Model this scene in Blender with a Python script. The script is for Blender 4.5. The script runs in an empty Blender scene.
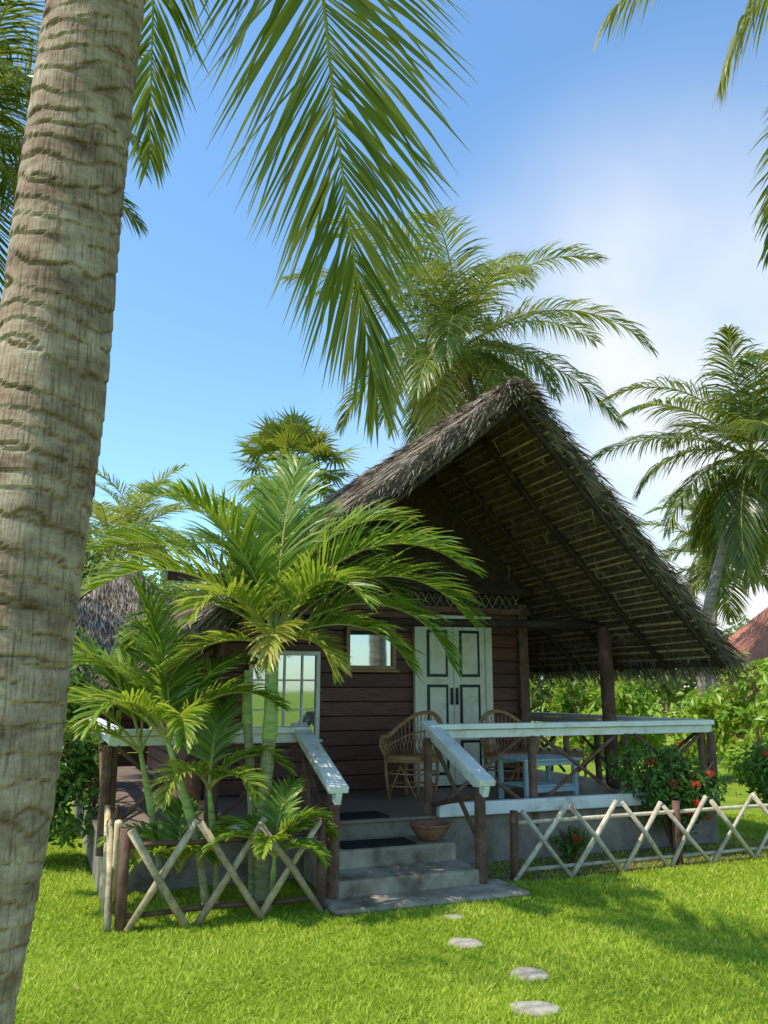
import bpy, math, random
import numpy as np
from mathutils import Vector, Matrix
random.seed(3)
np.random.seed(5)
RNG = np.random.default_rng(7)
scn = bpy.context.scene
COL = scn.collection
rad = math.radians
scn.view_settings.view_transform = 'Standard'
scn.view_settings.look = 'None'
scn.view_settings.exposure = 0

# ------------------------------------------------------------------ materials
def new_mat(name):
    m = bpy.data.materials.new(name); m.use_nodes = True
    nt = m.node_tree; nt.nodes.clear()
    out = nt.nodes.new('ShaderNodeOutputMaterial')
    return m, nt, out
def ramp(nt, cols, lo=.3, hi=.7):
    r = nt.nodes.new('ShaderNodeValToRGB')
    el = r.color_ramp.elements
    n = len(cols)
    for i, c in enumerate(cols):
        p = lo + (hi-lo)*i/max(1, n-1)
        if i < 2: e = el[i]; e.position = p
        else: e = el.new(p)
        e.color = (c[0], c[1], c[2], 1)
    return r
def noise_mat(name, cols, ns=5, scale=(1,1,1), rough=.8, bump=.3, bd=.01, tone=.0, spec=.3, detail=7, metallic=0, lo=.3, hi=.7):
    m, nt, out = new_mat(name); N = nt.nodes; L = nt.links
    tc = N.new('ShaderNodeTexCoord'); mp = N.new('ShaderNodeMapping'); mp.inputs['Scale'].default_value = scale
    L.new(tc.outputs['Object'], mp.inputs[0])
    nz = N.new('ShaderNodeTexNoise'); nz.inputs['Scale'].default_value = ns; nz.inputs['Detail'].default_value = detail
    nz.inputs['Roughness'].default_value = .65
    L.new(mp.outputs[0], nz.inputs['Vector'])
    r = ramp(nt, cols, lo, hi); L.new(nz.outputs[0], r.inputs[0])
    b = N.new('ShaderNodeBsdfPrincipled'); b.inputs['Roughness'].default_value = rough
    b.inputs['Specular IOR Level'].default_value = spec; b.inputs['Metallic'].default_value = metallic
    src = r.outputs[0]
    if tone > 0:
        at = N.new('ShaderNodeAttribute'); at.attribute_name = 'tone'
        mr = N.new('ShaderNodeMapRange'); mr.inputs[3].default_value = 1-tone; mr.inputs[4].default_value = 1+tone
        L.new(at.outputs['Fac'], mr.inputs[0])
        vm = N.new('ShaderNodeVectorMath'); vm.operation = 'SCALE'
        L.new(src, vm.inputs[0]); L.new(mr.outputs[0], vm.inputs['Scale']); src = vm.outputs[0]
    L.new(src, b.inputs['Base Color'])
    if bump > 0:
        bp = N.new('ShaderNodeBump'); bp.inputs['Strength'].default_value = bump; bp.inputs['Distance'].default_value = bd
        L.new(nz.outputs[0], bp.inputs['Height']); L.new(bp.outputs[0], b.inputs['Normal'])
    L.new(b.outputs[0], out.inputs[0])
    return m
def leaf_mat(name, cols, trans=.4, rough=.4, tcol=(.35,.5,.05), spec=.4):
    m, nt, out = new_mat(name); N = nt.nodes; L = nt.links
    at = N.new('ShaderNodeAttribute'); at.attribute_name = 'tone'
    r = ramp(nt, cols, 0, 1); L.new(at.outputs['Fac'], r.inputs[0])
    b = N.new('ShaderNodeBsdfPrincipled'); b.inputs['Roughness'].default_value = rough
    b.inputs['Specular IOR Level'].default_value = spec
    L.new(r.outputs[0], b.inputs['Base Color'])
    t = N.new('ShaderNodeBsdfTranslucent')
    mx = N.new('ShaderNodeMixRGB'); mx.blend_type = 'MIX'; mx.inputs[0].default_value = .55
    L.new(r.outputs[0], mx.inputs[1]); mx.inputs[2].default_value = (*tcol, 1)
    L.new(mx.outputs[0], t.inputs[0])
    ms = N.new('ShaderNodeMixShader'); ms.inputs[0].default_value = trans
    L.new(b.outputs[0], ms.inputs[1]); L.new(t.outputs[0], ms.inputs[2]); L.new(ms.outputs[0], out.inputs[0])
    return m

M = {}
M['coco'] = leaf_mat('coconut_leaf', [(.030,.060,.014),(.070,.12,.020),(.15,.21,.030),(.36,.34,.065),(.48,.32,.13)], .42, .36, (.46,.48,.04), .5)
M['areca'] = leaf_mat('areca_leaf', [(.04,.10,.016),(.11,.21,.025),(.20,.33,.035),(.41,.45,.06),(.54,.43,.11)], .42, .36, (.52,.60,.04), .5)
M['shrub'] = leaf_mat('shrub_leaf', [(.025,.065,.014),(.06,.14,.022),(.13,.25,.035),(.25,.40,.06)], .3, .4)
M['bright'] = leaf_mat('bright_leaf', [(.05,.12,.016),(.15,.28,.025),(.31,.46,.045),(.52,.60,.09)], .4, .35, (.52,.62,.04))
M['far'] = leaf_mat('far_leaf', [(.05,.09,.025),(.10,.16,.04),(.19,.25,.055),(.31,.35,.09)], .3, .5)
M['flower'] = leaf_mat('ixora_flower', [(.55,.03,.02),(.75,.07,.04)], .2, .5, (.75,.05,.03))
M['grass'] = leaf_mat('grass_blade', [(.17,.26,.020),(.32,.45,.032),(.48,.58,.055),(.66,.68,.15)], .35, .5, (.58,.64,.05), .2)
M['dry'] = noise_mat('dry_leaf', [(.20,.14,.06),(.34,.26,.12)], 9, rough=.8, bump=0)
M['rachis'] = noise_mat('frond_stem', [(.26,.27,.06),(.42,.39,.11)], 8, bump=0, rough=.5)
M['shaft'] = noise_mat('palm_crownshaft', [(.16,.24,.05),(.30,.38,.09),(.42,.42,.16)], 6, (1,1,4), .45, .1)
M['stem'] = noise_mat('palm_stem', [(.14,.15,.06),(.27,.26,.11),(.40,.34,.21)], 8, (1,1,6), .7, .2)
M['ftrunk'] = noise_mat('far_palm_trunk', [(.14,.105,.075),(.28,.22,.165),(.40,.33,.26)], 4, (1,1,6), .9, .4, .02)
M['coconut'] = noise_mat('coconut_husk', [(.12,.16,.03),(.25,.22,.06)], 3, bump=0)
M['plank'] = noise_mat('dark_red_plank', [(.075,.023,.017),(.125,.042,.030),(.17,.066,.048)], 6, (1,6,9), .5, .3, .005, tone=.25)
M['wood'] = noise_mat('brown_post_wood', [(.075,.034,.022),(.14,.070,.045),(.23,.13,.09)], 7, (1,1,1), .7, .4, .01, tone=.2)
M['darkwood'] = noise_mat('dark_beam_wood', [(.020,.013,.009),(.048,.030,.020),(.085,.056,.038)], 9, (1,1,1), .8, .4, .01, tone=.2)
M['stick'] = noise_mat('weathered_stick', [(.26,.175,.095),(.46,.35,.20),(.60,.49,.33)], 14, (1,1,1), .8, .5, .006, tone=.3)
M['palestick'] = noise_mat('pale_stick', [(.32,.25,.17),(.52,.44,.32),(.64,.57,.45)], 14, (1,1,1), .8, .5, .006, tone=.25)
M['white'] = noise_mat('white_paint_worn', [(.36,.31,.24),(.66,.64,.57),(.78,.76,.71),(.81,.80,.76)], 5, (1,1,1), .55, .2, .004, lo=.28, hi=.6)
M['cream'] = noise_mat('cream_paint', [(.58,.52,.37),(.73,.69,.54),(.79,.76,.62)], 5, rough=.5, bump=.1, bd=.003)
M['trim'] = noise_mat('dark_green_trim', [(.010,.020,.016),(.02,.032,.025)], 5, rough=.4, bump=0)
M['frame'] = noise_mat('varnished_frame', [(.28,.15,.07),(.43,.25,.12)], 9, rough=.45, bump=.1, bd=.003)
M['conc'] = noise_mat('concrete_step', [(.10,.072,.045),(.25,.20,.14),(.38,.32,.24),(.46,.40,.31)], 3.2, rough=.9, bump=.6, bd=.015)
M['plinth'] = noise_mat('plinth_render', [(.12,.09,.06),(.27,.22,.17),(.38,.33,.26)], 2.5, rough=.9, bump=.4, bd=.01)
M['floor'] = noise_mat('verandah_floor', [(.17,.12,.09),(.28,.21,.16)], 3, rough=.5, bump=.1)
M['mat'] = noise_mat('rubber_mat', [(.008,.008,.009),(.022,.022,.022)], 60, rough=.9, bump=.6, bd=.005)
M['clay'] = noise_mat('terracotta', [(.17,.065,.038),(.28,.12,.07),(.34,.16,.10)], 8, rough=.8, bump=.2, bd=.004)
M['stone'] = noise_mat('stepping_stone_mat', [(.20,.165,.115),(.37,.33,.26),(.50,.46,.38)], 14, rough=.9, bump=.6, bd=.01)
M['black'] = noise_mat('black_plastic', [(.012,.012,.012),(.03,.03,.03)], 5, rough=.5, bump=0)
M['wicker'] = noise_mat('cane_wicker', [(.30,.13,.055),(.47,.25,.11),(.58,.35,.18)], 20, rough=.5, bump=.3, bd=.004, tone=.25)
M['blue'] = noise_mat('pale_blue_paint', [(.28,.38,.42),(.42,.53,.57),(.5,.6,.63)], 8, rough=.6, bump=.1, bd=.003)
M['greenp'] = noise_mat('green_painted_wood', [(.03,.09,.06),(.05,.14,.09)], 6, rough=.5, bump=0)
M['redroof'] = noise_mat('red_roof_tile', [(.30,.09,.06),(.42,.15,.10),(.50,.22,.15)], 3, (1,1,1), .8, .3)
M['housewall'] = noise_mat('house_wall_plaster', [(.26,.09,.07),(.32,.13,.10)], 2, rough=.8, bump=.1)
M['thatch'] = noise_mat('thatch_outer', [(.09,.068,.05),(.20,.16,.125),(.33,.28,.235)], 7, (6,1,1), .95, .6, .03, tone=.3)
M['straw'] = noise_mat('thatch_straw', [(.10,.07,.045),(.24,.185,.135),(.40,.34,.27)], 5, (1,1,1), .9, 0, tone=.7)
M['batten'] = noise_mat('roof_batten', [(.18,.11,.06),(.34,.23,.135),(.47,.34,.21)], 9, (1,1,1), .7, .2, tone=.4)

def woven():
    m, nt, out = new_mat('woven_cadjan'); N = nt.nodes; L = nt.links
    tc = N.new('ShaderNodeTexCoord')
    mp = N.new('ShaderNodeMapping'); mp.inputs['Scale'].default_value = (14, 2.5, 14)
    L.new(tc.outputs['Object'], mp.inputs[0])
    nz = N.new('ShaderNodeTexNoise'); nz.inputs['Scale'].default_value = 2.0; nz.inputs['Detail'].default_value = 8
    L.new(mp.outputs[0], nz.inputs['Vector'])
    wv = N.new('ShaderNodeTexWave'); wv.inputs['Scale'].default_value = 9; wv.inputs['Distortion'].default_value = 4
    wv.bands_direction = 'Y'
    L.new(tc.outputs['Object'], wv.inputs['Vector'])
    mx = N.new('ShaderNodeMath'); mx.operation = 'MULTIPLY_ADD'; mx.inputs[1].default_value = .25
    L.new(wv.outputs[1], mx.inputs[0]); L.new(nz.outputs[0], mx.inputs[2])
    r = ramp(nt, [(.028,.018,.011),(.10,.066,.040),(.20,.14,.085)], .35, .85); L.new(mx.outputs[0], r.inputs[0])
    b = N.new('ShaderNodeBsdfPrincipled'); b.inputs['Roughness'].default_value = .9
    L.new(r.outputs[0], b.inputs['Base Color'])
    bp = N.new('ShaderNodeBump'); bp.inputs['Strength'].default_value = .7; bp.inputs['Distance'].default_value = .02
    L.new(mx.outputs[0], bp.inputs['Height']); L.new(bp.outputs[0], b.inputs['Normal'])
    L.new(b.outputs[0], out.inputs[0]); return m
M['woven'] = woven()

def glassm():
    m, nt, out = new_mat('window_glass'); N = nt.nodes; L = nt.links
    g = N.new('ShaderNodeBsdfGlossy'); g.inputs['Roughness'].default_value = .03; g.inputs[0].default_value = (.8,.85,.87,1)
    d = N.new('ShaderNodeBsdfDiffuse'); d.inputs[0].default_value = (.12,.14,.14,1)
    nz = N.new('ShaderNodeTexNoise'); nz.inputs['Scale'].default_value = 3
    bp = N.new('ShaderNodeBump'); bp.inputs['Strength'].default_value = .08; L.new(nz.outputs[0], bp.inputs['Height']); L.new(bp.outputs[0], g.inputs['Normal'])
    ms = N.new('ShaderNodeMixShader'); ms.inputs[0].default_value = .6
    L.new(d.outputs[0], ms.inputs[1]); L.new(g.outputs[0], ms.inputs[2]); L.new(ms.outputs[0], out.inputs[0]); return m
M['glass'] = glassm()

def trunkm():
    m, nt, out = new_mat('coconut_trunk_bark'); N = nt.nodes; L = nt.links
    at = N.new('ShaderNodeAttribute'); at.attribute_name = 'tone'
    tc = N.new('ShaderNodeTexCoord')
    mp = N.new('ShaderNodeMapping'); mp.inputs['Scale'].default_value = (1,1,2.0); L.new(tc.outputs['Object'], mp.inputs[0])
    nz = N.new('ShaderNodeTexNoise'); nz.inputs['Scale'].default_value = 5; nz.inputs['Detail'].default_value = 10; nz.inputs['Roughness'].default_value = .72
    L.new(mp.outputs[0], nz.inputs['Vector'])
    mp2 = N.new('ShaderNodeMapping'); mp2.inputs['Scale'].default_value = (22,22,1.8); L.new(tc.outputs['Object'], mp2.inputs[0])
    n2 = N.new('ShaderNodeTexNoise'); n2.inputs['Scale'].default_value = 5; n2.inputs['Detail'].default_value = 6; L.new(mp2.outputs[0], n2.inputs['Vector'])
    r1 = ramp(nt, [(.13,.075,.045),(.28,.18,.115),(.43,.31,.21),(.58,.46,.35)], .3, .7); L.new(nz.outputs[0], r1.inputs[0])
    r2 = ramp(nt, [(.30,.22,.16),(1,1,1)], .34, .5); L.new(n2.outputs[0], r2.inputs[0])
    mu = N.new('ShaderNodeMixRGB'); mu.blend_type = 'MULTIPLY'; mu.inputs[0].default_value = .6
    L.new(r1.outputs[0], mu.inputs[1]); L.new(r2.outputs[0], mu.inputs[2])
    r3 = ramp(nt, [(.16,.10,.07),(.75,.68,.62),(1,1,1)], 0, .5); L.new(at.outputs['Fac'], r3.inputs[0])
    m2 = N.new('ShaderNodeMixRGB'); m2.blend_type = 'MULTIPLY'; m2.inputs[0].default_value = .9
    L.new(mu.outputs[0], m2.inputs[1]); L.new(r3.outputs[0], m2.inputs[2])
    b = N.new('ShaderNodeBsdfPrincipled'); b.inputs['Roughness'].default_value = .85; b.inputs['Specular IOR Level'].default_value = .2
    L.new(m2.outputs[0], b.inputs['Base Color'])
    ad = N.new('ShaderNodeMath'); L.new(nz.outputs[0], ad.inputs[0]); L.new(n2.outputs[0], ad.inputs[1])
    bp = N.new('ShaderNodeBump'); bp.inputs['Strength'].default_value = .7; bp.inputs['Distance'].default_value = .012
    L.new(ad.outputs[0], bp.inputs['Height']); L.new(bp.outputs[0], b.inputs['Normal'])
    L.new(b.outputs[0], out.inputs[0]); return m
M['trunk'] = trunkm()

def groundm():
    m, nt, out = new_mat('lawn_ground'); N = nt.nodes; L = nt.links
    tc = N.new('ShaderNodeTexCoord')
    n1 = N.new('ShaderNodeTexNoise'); n1.inputs['Scale'].default_value = 1.2; n1.inputs['Detail'].default_value = 4; L.new(tc.outputs['Object'], n1.inputs['Vector'])
    n2 = N.new('ShaderNodeTexNoise'); n2.inputs['Scale'].default_value = 60; n2.inputs['Detail'].default_value = 6; L.new(tc.outputs['Object'], n2.inputs['Vector'])
    r1 = ramp(nt, [(.10,.15,.02),(.22,.31,.03),(.36,.44,.05)], .3, .7)
    ad = N.new('ShaderNodeMath'); ad.operation = 'MULTIPLY_ADD'; ad.inputs[1].default_value = .5; L.new(n2.outputs[0], ad.inputs[0])
    mu = N.new('ShaderNodeMath'); mu.operation = 'MULTIPLY'; mu.inputs[1].default_value = .5; L.new(n1.outputs[0], mu.inputs[0]); L.new(mu.outputs[0], ad.inputs[2])
    L.new(ad.outputs[0], r1.inputs[0])
    b = N.new('ShaderNodeBsdfPrincipled'); b.inputs['Roughness'].default_value = .95; b.inputs['Specular IOR Level'].default_value = .1
    L.new(r1.outputs[0], b.inputs['Base Color'])
    bp = N.new('ShaderNodeBump'); bp.inputs['Strength'].default_value = .8; bp.inputs['Distance'].default_value = .03
    L.new(n2.outputs[0], bp.inputs['Height']); L.new(bp.outputs[0], b.inputs['Normal'])
    L.new(b.outputs[0], out.inputs[0]); return m
M['ground'] = groundm()
M['soil'] = noise_mat('planting_soil', [(.07,.045,.03),(.14,.10,.065),(.20,.15,.10)], 9, rough=.95, bump=.7, bd=.03)

# ------------------------------------------------------------------ mesh builder
class MB:
    def __init__(s): s.V=[]; s.F=[]; s.M=[]; s.T=[]; s.mats=[]
    def mi(s, k):
        if k not in s.mats: s.mats.append(k)
        return s.mats.index(k)
    def add(s, V, F, mat, tone=.5):
        o = len(s.V); s.V.extend(V); s.F.extend([tuple(i+o for i in f) for f in F])
        s.M.extend([s.mi(mat)]*len(F))
        if isinstance(tone, (float,int)): s.T.extend([tone]*len(V))
        else: s.T.extend(tone)
    def box(s, c, d, mat, R=None, tone=None):
        if tone is None: tone = random.random()
        x,y,z = d[0]/2, d[1]/2, d[2]/2
        P = [Vector((a*x,b*y,e*z)) for a in (-1,1) for b in (-1,1) for e in (-1,1)]
        if R is not None: P = [R @ p for p in P]
        P = [tuple(p+Vector(c)) for p in P]
        s.add(P, [(0,1,3,2),(4,6,7,5),(0,4,5,1),(2,3,7,6),(0,2,6,4),(1,5,7,3)], mat, tone)
    def beam(s, p, q, w, h, mat, up=(0,0,1), tone=None):
        p, q = Vector(p), Vector(q); d = q-p; L = d.length; x = d.normalized()
        y = Vector(up).cross(x)
        if y.length < 1e-4: y = Vector((0,1,0)).cross(x)
        y.normalize(); z = x.cross(y)
        R = Matrix((x,y,z)).transposed()
        s.box((p+q)/2, (L,w,h), mat, R, tone)
    def tube(s, pts, r, mat, n=8, cap=True, tone=None, rough=0):
        if tone is None: tone = random.random()
        pts = [Vector(p) for p in pts]
        if isinstance(r, (float,int)): r = [r]*len(pts)
        V=[]; F=[]; y=None
        for i,p in enumerate(pts):
            d = (pts[min(i+1,len(pts)-1)]-pts[max(i-1,0)]).normalized()
            if y is None:
                a = Vector((0,0,1)) if abs(d.z)<.9 else Vector((1,0,0))
                y = a.cross(d).normalized()
            else:
                y = (y - d*y.dot(d)).normalized()
            z = d.cross(y)
            for k in range(n):
                t = 2*math.pi*k/n; rr = r[i]*(1+random.uniform(-rough,rough))
                V.append(tuple(p+(y*math.cos(t)+z*math.sin(t))*rr))
        for i in range(len(pts)-1):
            for k in range(n):
                a=i*n+k; b=i*n+(k+1)%n
                F.append((a,b,b+n,a+n))
        if cap:
            F.append(tuple(range(n-1,-1,-1))); F.append(tuple(range((len(pts)-1)*n, len(pts)*n)))
        s.add(V,F,mat,tone)
    def lathe(s, prof, c, mat, n=24, tone=.5, sx=1, sy=1):
        V=[];F=[]
        for (r,z) in prof:
            for k in range(n):
                t=2*math.pi*k/n; V.append((c[0]+r*sx*math.cos(t), c[1]+r*sy*math.sin(t), c[2]+z))
        for i in range(len(prof)-1):
            for k in range(n):
                a=i*n+k;b=i*n+(k+1)%n; F.append((a,b,b+n,a+n))
        F.append(tuple(range(n-1,-1,-1))); F.append(tuple(range((len(prof)-1)*n, len(prof)*n)))
        s.add(V,F,mat,tone)
    def sphere(s, c, r, mat, n=10, sc=(1,1,1)):
        prof=[(max(.001,r*math.sin(math.pi*i/n)), -r*sc[2]*math.cos(math.pi*i/n)) for i in range(n+1)]
        s.lathe(prof, c, mat, 12, random.random(), sc[0], sc[1])
    def finish(s, name, parent=None, loc=None, rotz=None, smooth=False, bevel=0):
        me = bpy.data.meshes.new(name); me.from_pydata(s.V, [], s.F)
        for k in s.mats: me.materials.append(M[k])
        me.polygons.foreach_set('material_index', s.M)
        a = me.attributes.new('tone','FLOAT','POINT'); a.data.foreach_set('value', s.T)
        if smooth: me.polygons.foreach_set('use_smooth', [True]*len(s.F))
        me.update()
        ob = bpy.data.objects.new(name, me); COL.objects.link(ob)
        if parent: ob.parent = parent
        if loc is not None: ob.location = loc
        if rotz is not None: ob.rotation_euler = (0,0,rotz)
        if bevel:
            b = ob.modifiers.new('bevel','BEVEL'); b.width = bevel; b.segments = 2; b.limit_method='ANGLE'
        return ob
def empty(name, loc=(0,0,0), rotz=0):
    e = bpy.data.objects.new(name, None); COL.objects.link(e); e.location = loc; e.rotation_euler=(0,0,rotz); e.empty_display_size=.2
    return e

TH = rad(22); CU, SU = math.cos(TH), math.sin(TH); HX, HY = .84, 10.5
def H(u, v, z=0): return (HX+CU*u-SU*v, HY+SU*u+CU*v, z)

# ------------------------------------------------------------------ palm fronds
def catmull(pts, n=24):
    P = np.array(pts, float); P = np.vstack([2*P[0]-P[1], P, 2*P[-1]-P[-2]])
    out=[]; m=len(P)-3
    for i in range(m):
        p0,p1,p2,p3 = P[i:i+4]
        for t in np.linspace(0,1,max(2,n//m),endpoint=False):
            out.append(.5*((2*p1)+(-p0+p2)*t+(2*p0-5*p1+4*p2-p3)*t*t+(-p0+3*p1-3*p2+p3)*t**3))
    out.append(P[-2]); return np.array(out)
def nrm(a): return a/np.maximum(1e-6, np.linalg.norm(a, axis=-1, keepdims=True))
def frond(mb, spine, L, w, n, ml='coco', mr='rachis', hang=.8, vee=.25, r0=.02, tone=.4, a0=72, a1=22, start=.1, jit=.08, tw=.45, tj=.12, prof=None, tip=.3):
    S = np.asarray(spine, float)
    seg = np.linalg.norm(np.diff(S,axis=0),axis=1); cs = np.concatenate([[0],np.cumsum(seg)]); cs/=cs[-1]
    tan = nrm(np.gradient(S,axis=0))
    Z = np.array([0,0,1.])
    for side in (-1,1):
        s = np.linspace(start,1,n)+RNG.uniform(-.45,.45,n)*(1-start)/n; s=np.clip(s,start,1)
        P = np.stack([np.interp(s,cs,S[:,i]) for i in range(3)],1)
        T = nrm(np.stack([np.interp(s,cs,tan[:,i]) for i in range(3)],1))
        Sd = np.cross(T,Z); bad = np.linalg.norm(Sd,axis=1)<.15
        h = nrm(np.cross(nrm(S[-1]-S[0]),Z)) if abs(nrm(S[-1]-S[0])[2])<.98 else np.array([1.,0,0])
        Sd[bad]=h; Sd=nrm(Sd); Nn=nrm(np.cross(Sd,T))
        a = np.radians(a0+(a1-a0)*s**1.3)+RNG.normal(0,jit,n)
        D = nrm(T*np.cos(a)[:,None]+side*Sd*np.sin(a)[:,None]+Nn*(vee+RNG.normal(0,.09,n))[:,None])
        pr = prof or ([.08,.22,.5,.8,1],[.5,.95,1,.75,.35])
        ln = L*np.interp(s,pr[0],pr[1])*RNG.uniform(.84,1.08,n)
        hg = hang*RNG.uniform(.65,1.4,n)
        ang = RNG.normal(0,tw,n)
        ws = [.4,1,.92,.62,.05]; pos=P.copy(); V=np.zeros((n,5,2,3))
        for k in range(5):
            dk = nrm(D - Z[None,:]*(hg*(k/4.0)**1.3)[:,None])
            W = nrm(np.cross(dk,Nn)); W = W*np.cos(ang)[:,None]+np.cross(dk,W)*np.sin(ang)[:,None]
            V[:,k,0]=pos-W*w*.5*ws[k]; V[:,k,1]=pos+W*w*.5*ws[k]
            pos = pos+dk*(ln/4)[:,None]
        base = np.arange(n)*10; F=[]
        for b in base.tolist():
            for k in range(4):
                o=b+2*k; F.append((o,o+1,o+3,o+2))
        tn = np.clip(tone+RNG.normal(0,tj,n),0,1)
        tt = np.repeat(tn[:,None],10,1); tt[:,8:]=np.clip(tt[:,8:]+tip,0,1)
        mb.add([tuple(x) for x in V.reshape(-1,3).tolist()], F, ml, tt.reshape(-1).tolist())
    k = len(S); mb.tube([tuple(p) for p in S.tolist()], [max(.003,r0*(1-.85*i/(k-1))) for i in range(k)], mr, 5, False)
def arc_spine(C, az, e0, length, droop, n=14, p=1.25, sway=0):
    pts=[np.array(C,float)]; st=length/n
    for i in range(n):
        s=(i+.5)/n; e=rad(e0-droop*s**p); a=az+sway*s
        e=max(e,rad(-88))
        pts.append(pts[-1]+st*np.array([math.sin(a)*math.cos(e), math.cos(a)*math.cos(e), math.sin(e)]))
    return np.array(pts)
def crown(mb, C, n, length, leaf, seed=0, w=.05, nl=60, azok=None, tone=.35, top=82, low=-30, hang=.8, dr=(50,100), r0=.03):
    r = random.Random(seed)
    for i in range(n):
        az=(i*2.39996+r.uniform(-.3,.3)+seed)%(2*math.pi); f=i/(n-1)
        e0=top+(low-top)*f+r.uniform(-10,10); ln=length*(.72+.28*math.sin(math.pi*min(1,f+.25)))*r.uniform(.85,1.1)
        dd=r.uniform(*dr)*(1-.25*f); sw=r.uniform(-.35,.35); tnj=r.uniform(-.15,.15); hj=r.uniform(.8,1.3)
        if azok and not azok(az, f): continue
        sp=arc_spine(C, az, e0, ln, dd, sway=sw)
        tn = tone+tnj+(.35 if f>.9 else 0)
        frond(mb, sp, leaf, w, nl, hang=hang*hj*(1+.6*f), vee=.3-.25*f, r0=r0, tone=tn, start=.14)
def trunk_simple(mb, pts, r0, r1, mat='ftrunk'):
    sp=catmull(pts,40); k=len(sp)
    mb.tube([tuple(p) for p in sp.tolist()], [(r0+(r1-r0)*i/(k-1))*(1.0+(.06 if i%2 else 0)) for i in range(k)], mat, 10)
def coconuts(mb, C, n, r, seed=1):
    q=random.Random(seed)
    for i in range(n):
        a=q.uniform(0,6.28); mb.sphere((C[0]+.28*math.cos(a),C[1]+.28*math.sin(a),C[2]-q.uniform(.15,.5)), r*q.uniform(.8,1.1),'coconut',8,(1,1,1.2))

# ------------------------------------------------------------------ hero coconut palm (left foreground)
mb = MB()
ctr = catmull([(-1.36,2.62,-.05),(-1.29,2.6,.4),(-1.24,2.6,.74),(-1.17,2.6,1.28),(-1.14,2.6,1.87),(-1.10,2.6,2.53),(-1.085,2.6,3.26),(-1.05,2.6,4.07),(-.98,2.63,5.2),(-.88,2.7,6.6)], 260)
zz = ctr[:,2]
rr = np.interp(zz,[-.05,.2,.7,1.3,2.5,4,6.6],[.27,.225,.188,.182,.178,.165,.14])
cl=np.concatenate([[0],np.cumsum(np.linalg.norm(np.diff(ctr,axis=0),axis=1))]); K=620; ss=np.linspace(0,cl[-1],K)
C3=np.stack([np.interp(ss,cl,ctr[:,i]) for i in range(3)],1); R3=np.interp(ss,cl,rr)
n=72; th=np.linspace(0,2*math.pi,n,endpoint=False)
V=np.zeros((K,n,3)); TT=np.zeros((K,n))
warp=np.interp(ss, np.linspace(0,cl[-1],40), RNG.normal(0,.55,40))
edge=RNG.normal(0,1,(400,n))
for i in range(5): edge=(edge+np.roll(edge,1,1)+np.roll(edge,-1,1))/3
dark=RNG.uniform(.55,1,400)
for i in range(K):
    ph = ss[i]/.075 + warp[i] + .85*np.sin(th+ss[i]*.9) + .2*np.sin(2*th+ss[i]*3)
    ri = np.floor(ph).astype(int)%400
    ph2 = ph + .30*edge[ri, np.arange(n)]
    fr = ph2-np.floor(ph2); ri2=np.floor(ph2).astype(int)%400
    prof = (1-fr)**.8*.030 - .024*np.exp(-((fr-.96)/.05)**2)
    rr_ = R3[i]*(1+prof-.012+.010*np.sin(3*th+ss[i]*2))
    V[i,:,0]=C3[i,0]+rr_*np.cos(th); V[i,:,1]=C3[i,1]+rr_*np.sin(th); V[i,:,2]=C3[i,2]
    TT[i]=np.clip(np.minimum(fr*6+.05,(1-fr)*7),0,1)*.8*dark[ri2]+.1*RNG.random(n)
F=[]
for i in range(K-1):
    for k in range(n):
        a=i*n+k; b=i*n+(k+1)%n; F.append((a,b,b+n,a+n))
mb.add([tuple(x) for x in V.reshape(-1,3).tolist()],F,'trunk',TT.reshape(-1).tolist())
CH=(-.88,2.7,6.6)
sp=catmull([CH,(-.72,3.1,6.75),(-.5,3.6,6.3),(-.36,4.0,5.55),(-.28,4.35,4.85),(-.17,4.7,4.1),(-.05,4.95,3.45)],44)
frond(mb, sp, 1.15, .024, 170, hang=.42, vee=.05, r0=.02, tone=.48, a0=64, a1=14, start=.12, tw=.55, tj=.17, tip=.35)
sp=catmull([CH,(-.7,2.9,7.0),(-.35,3.3,7.2),(.1,3.7,6.9),(.4,3.9,6.35)],40)
frond(mb, sp, .75, .025, 110, hang=.8, vee=.05, r0=.02, tone=.4, a0=62, a1=20)
sp=catmull([CH,(-1.05,3.3,6.95),(-1.35,4.1,6.55),(-1.55,4.8,5.9),(-1.64,5.2,5.25)],40)
frond(mb, sp, .72, .024, 100, hang=.7, vee=.05, r0=.02, tone=.3, a0=62, a1=20)
def okh(az,f):
    d=math.degrees(az)%360
    return 95<d<318 and not (208<d<312)  # sun-side gap left in the unseen crown so sunlight reaches the trunk
crown(mb, CH, 28, 3.6, .85, 5, w=.034, nl=80, azok=okh, tone=.35)
# ragged, unseen fronds added on the sun side; gaps let light stripe the trunk
frond(mb, arc_spine(CH, rad(292), 28, 3.3, 55), .85, .022, 30, hang=.5, vee=.1, tone=.4)
frond(mb, arc_spine(CH, rad(222), 10, 3.0, 45), .80, .022, 30, hang=.5, vee=.1, tone=.4)
coconuts(mb, CH, 7, .12)
mb.finish('coconut_palm', smooth=False)

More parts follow.
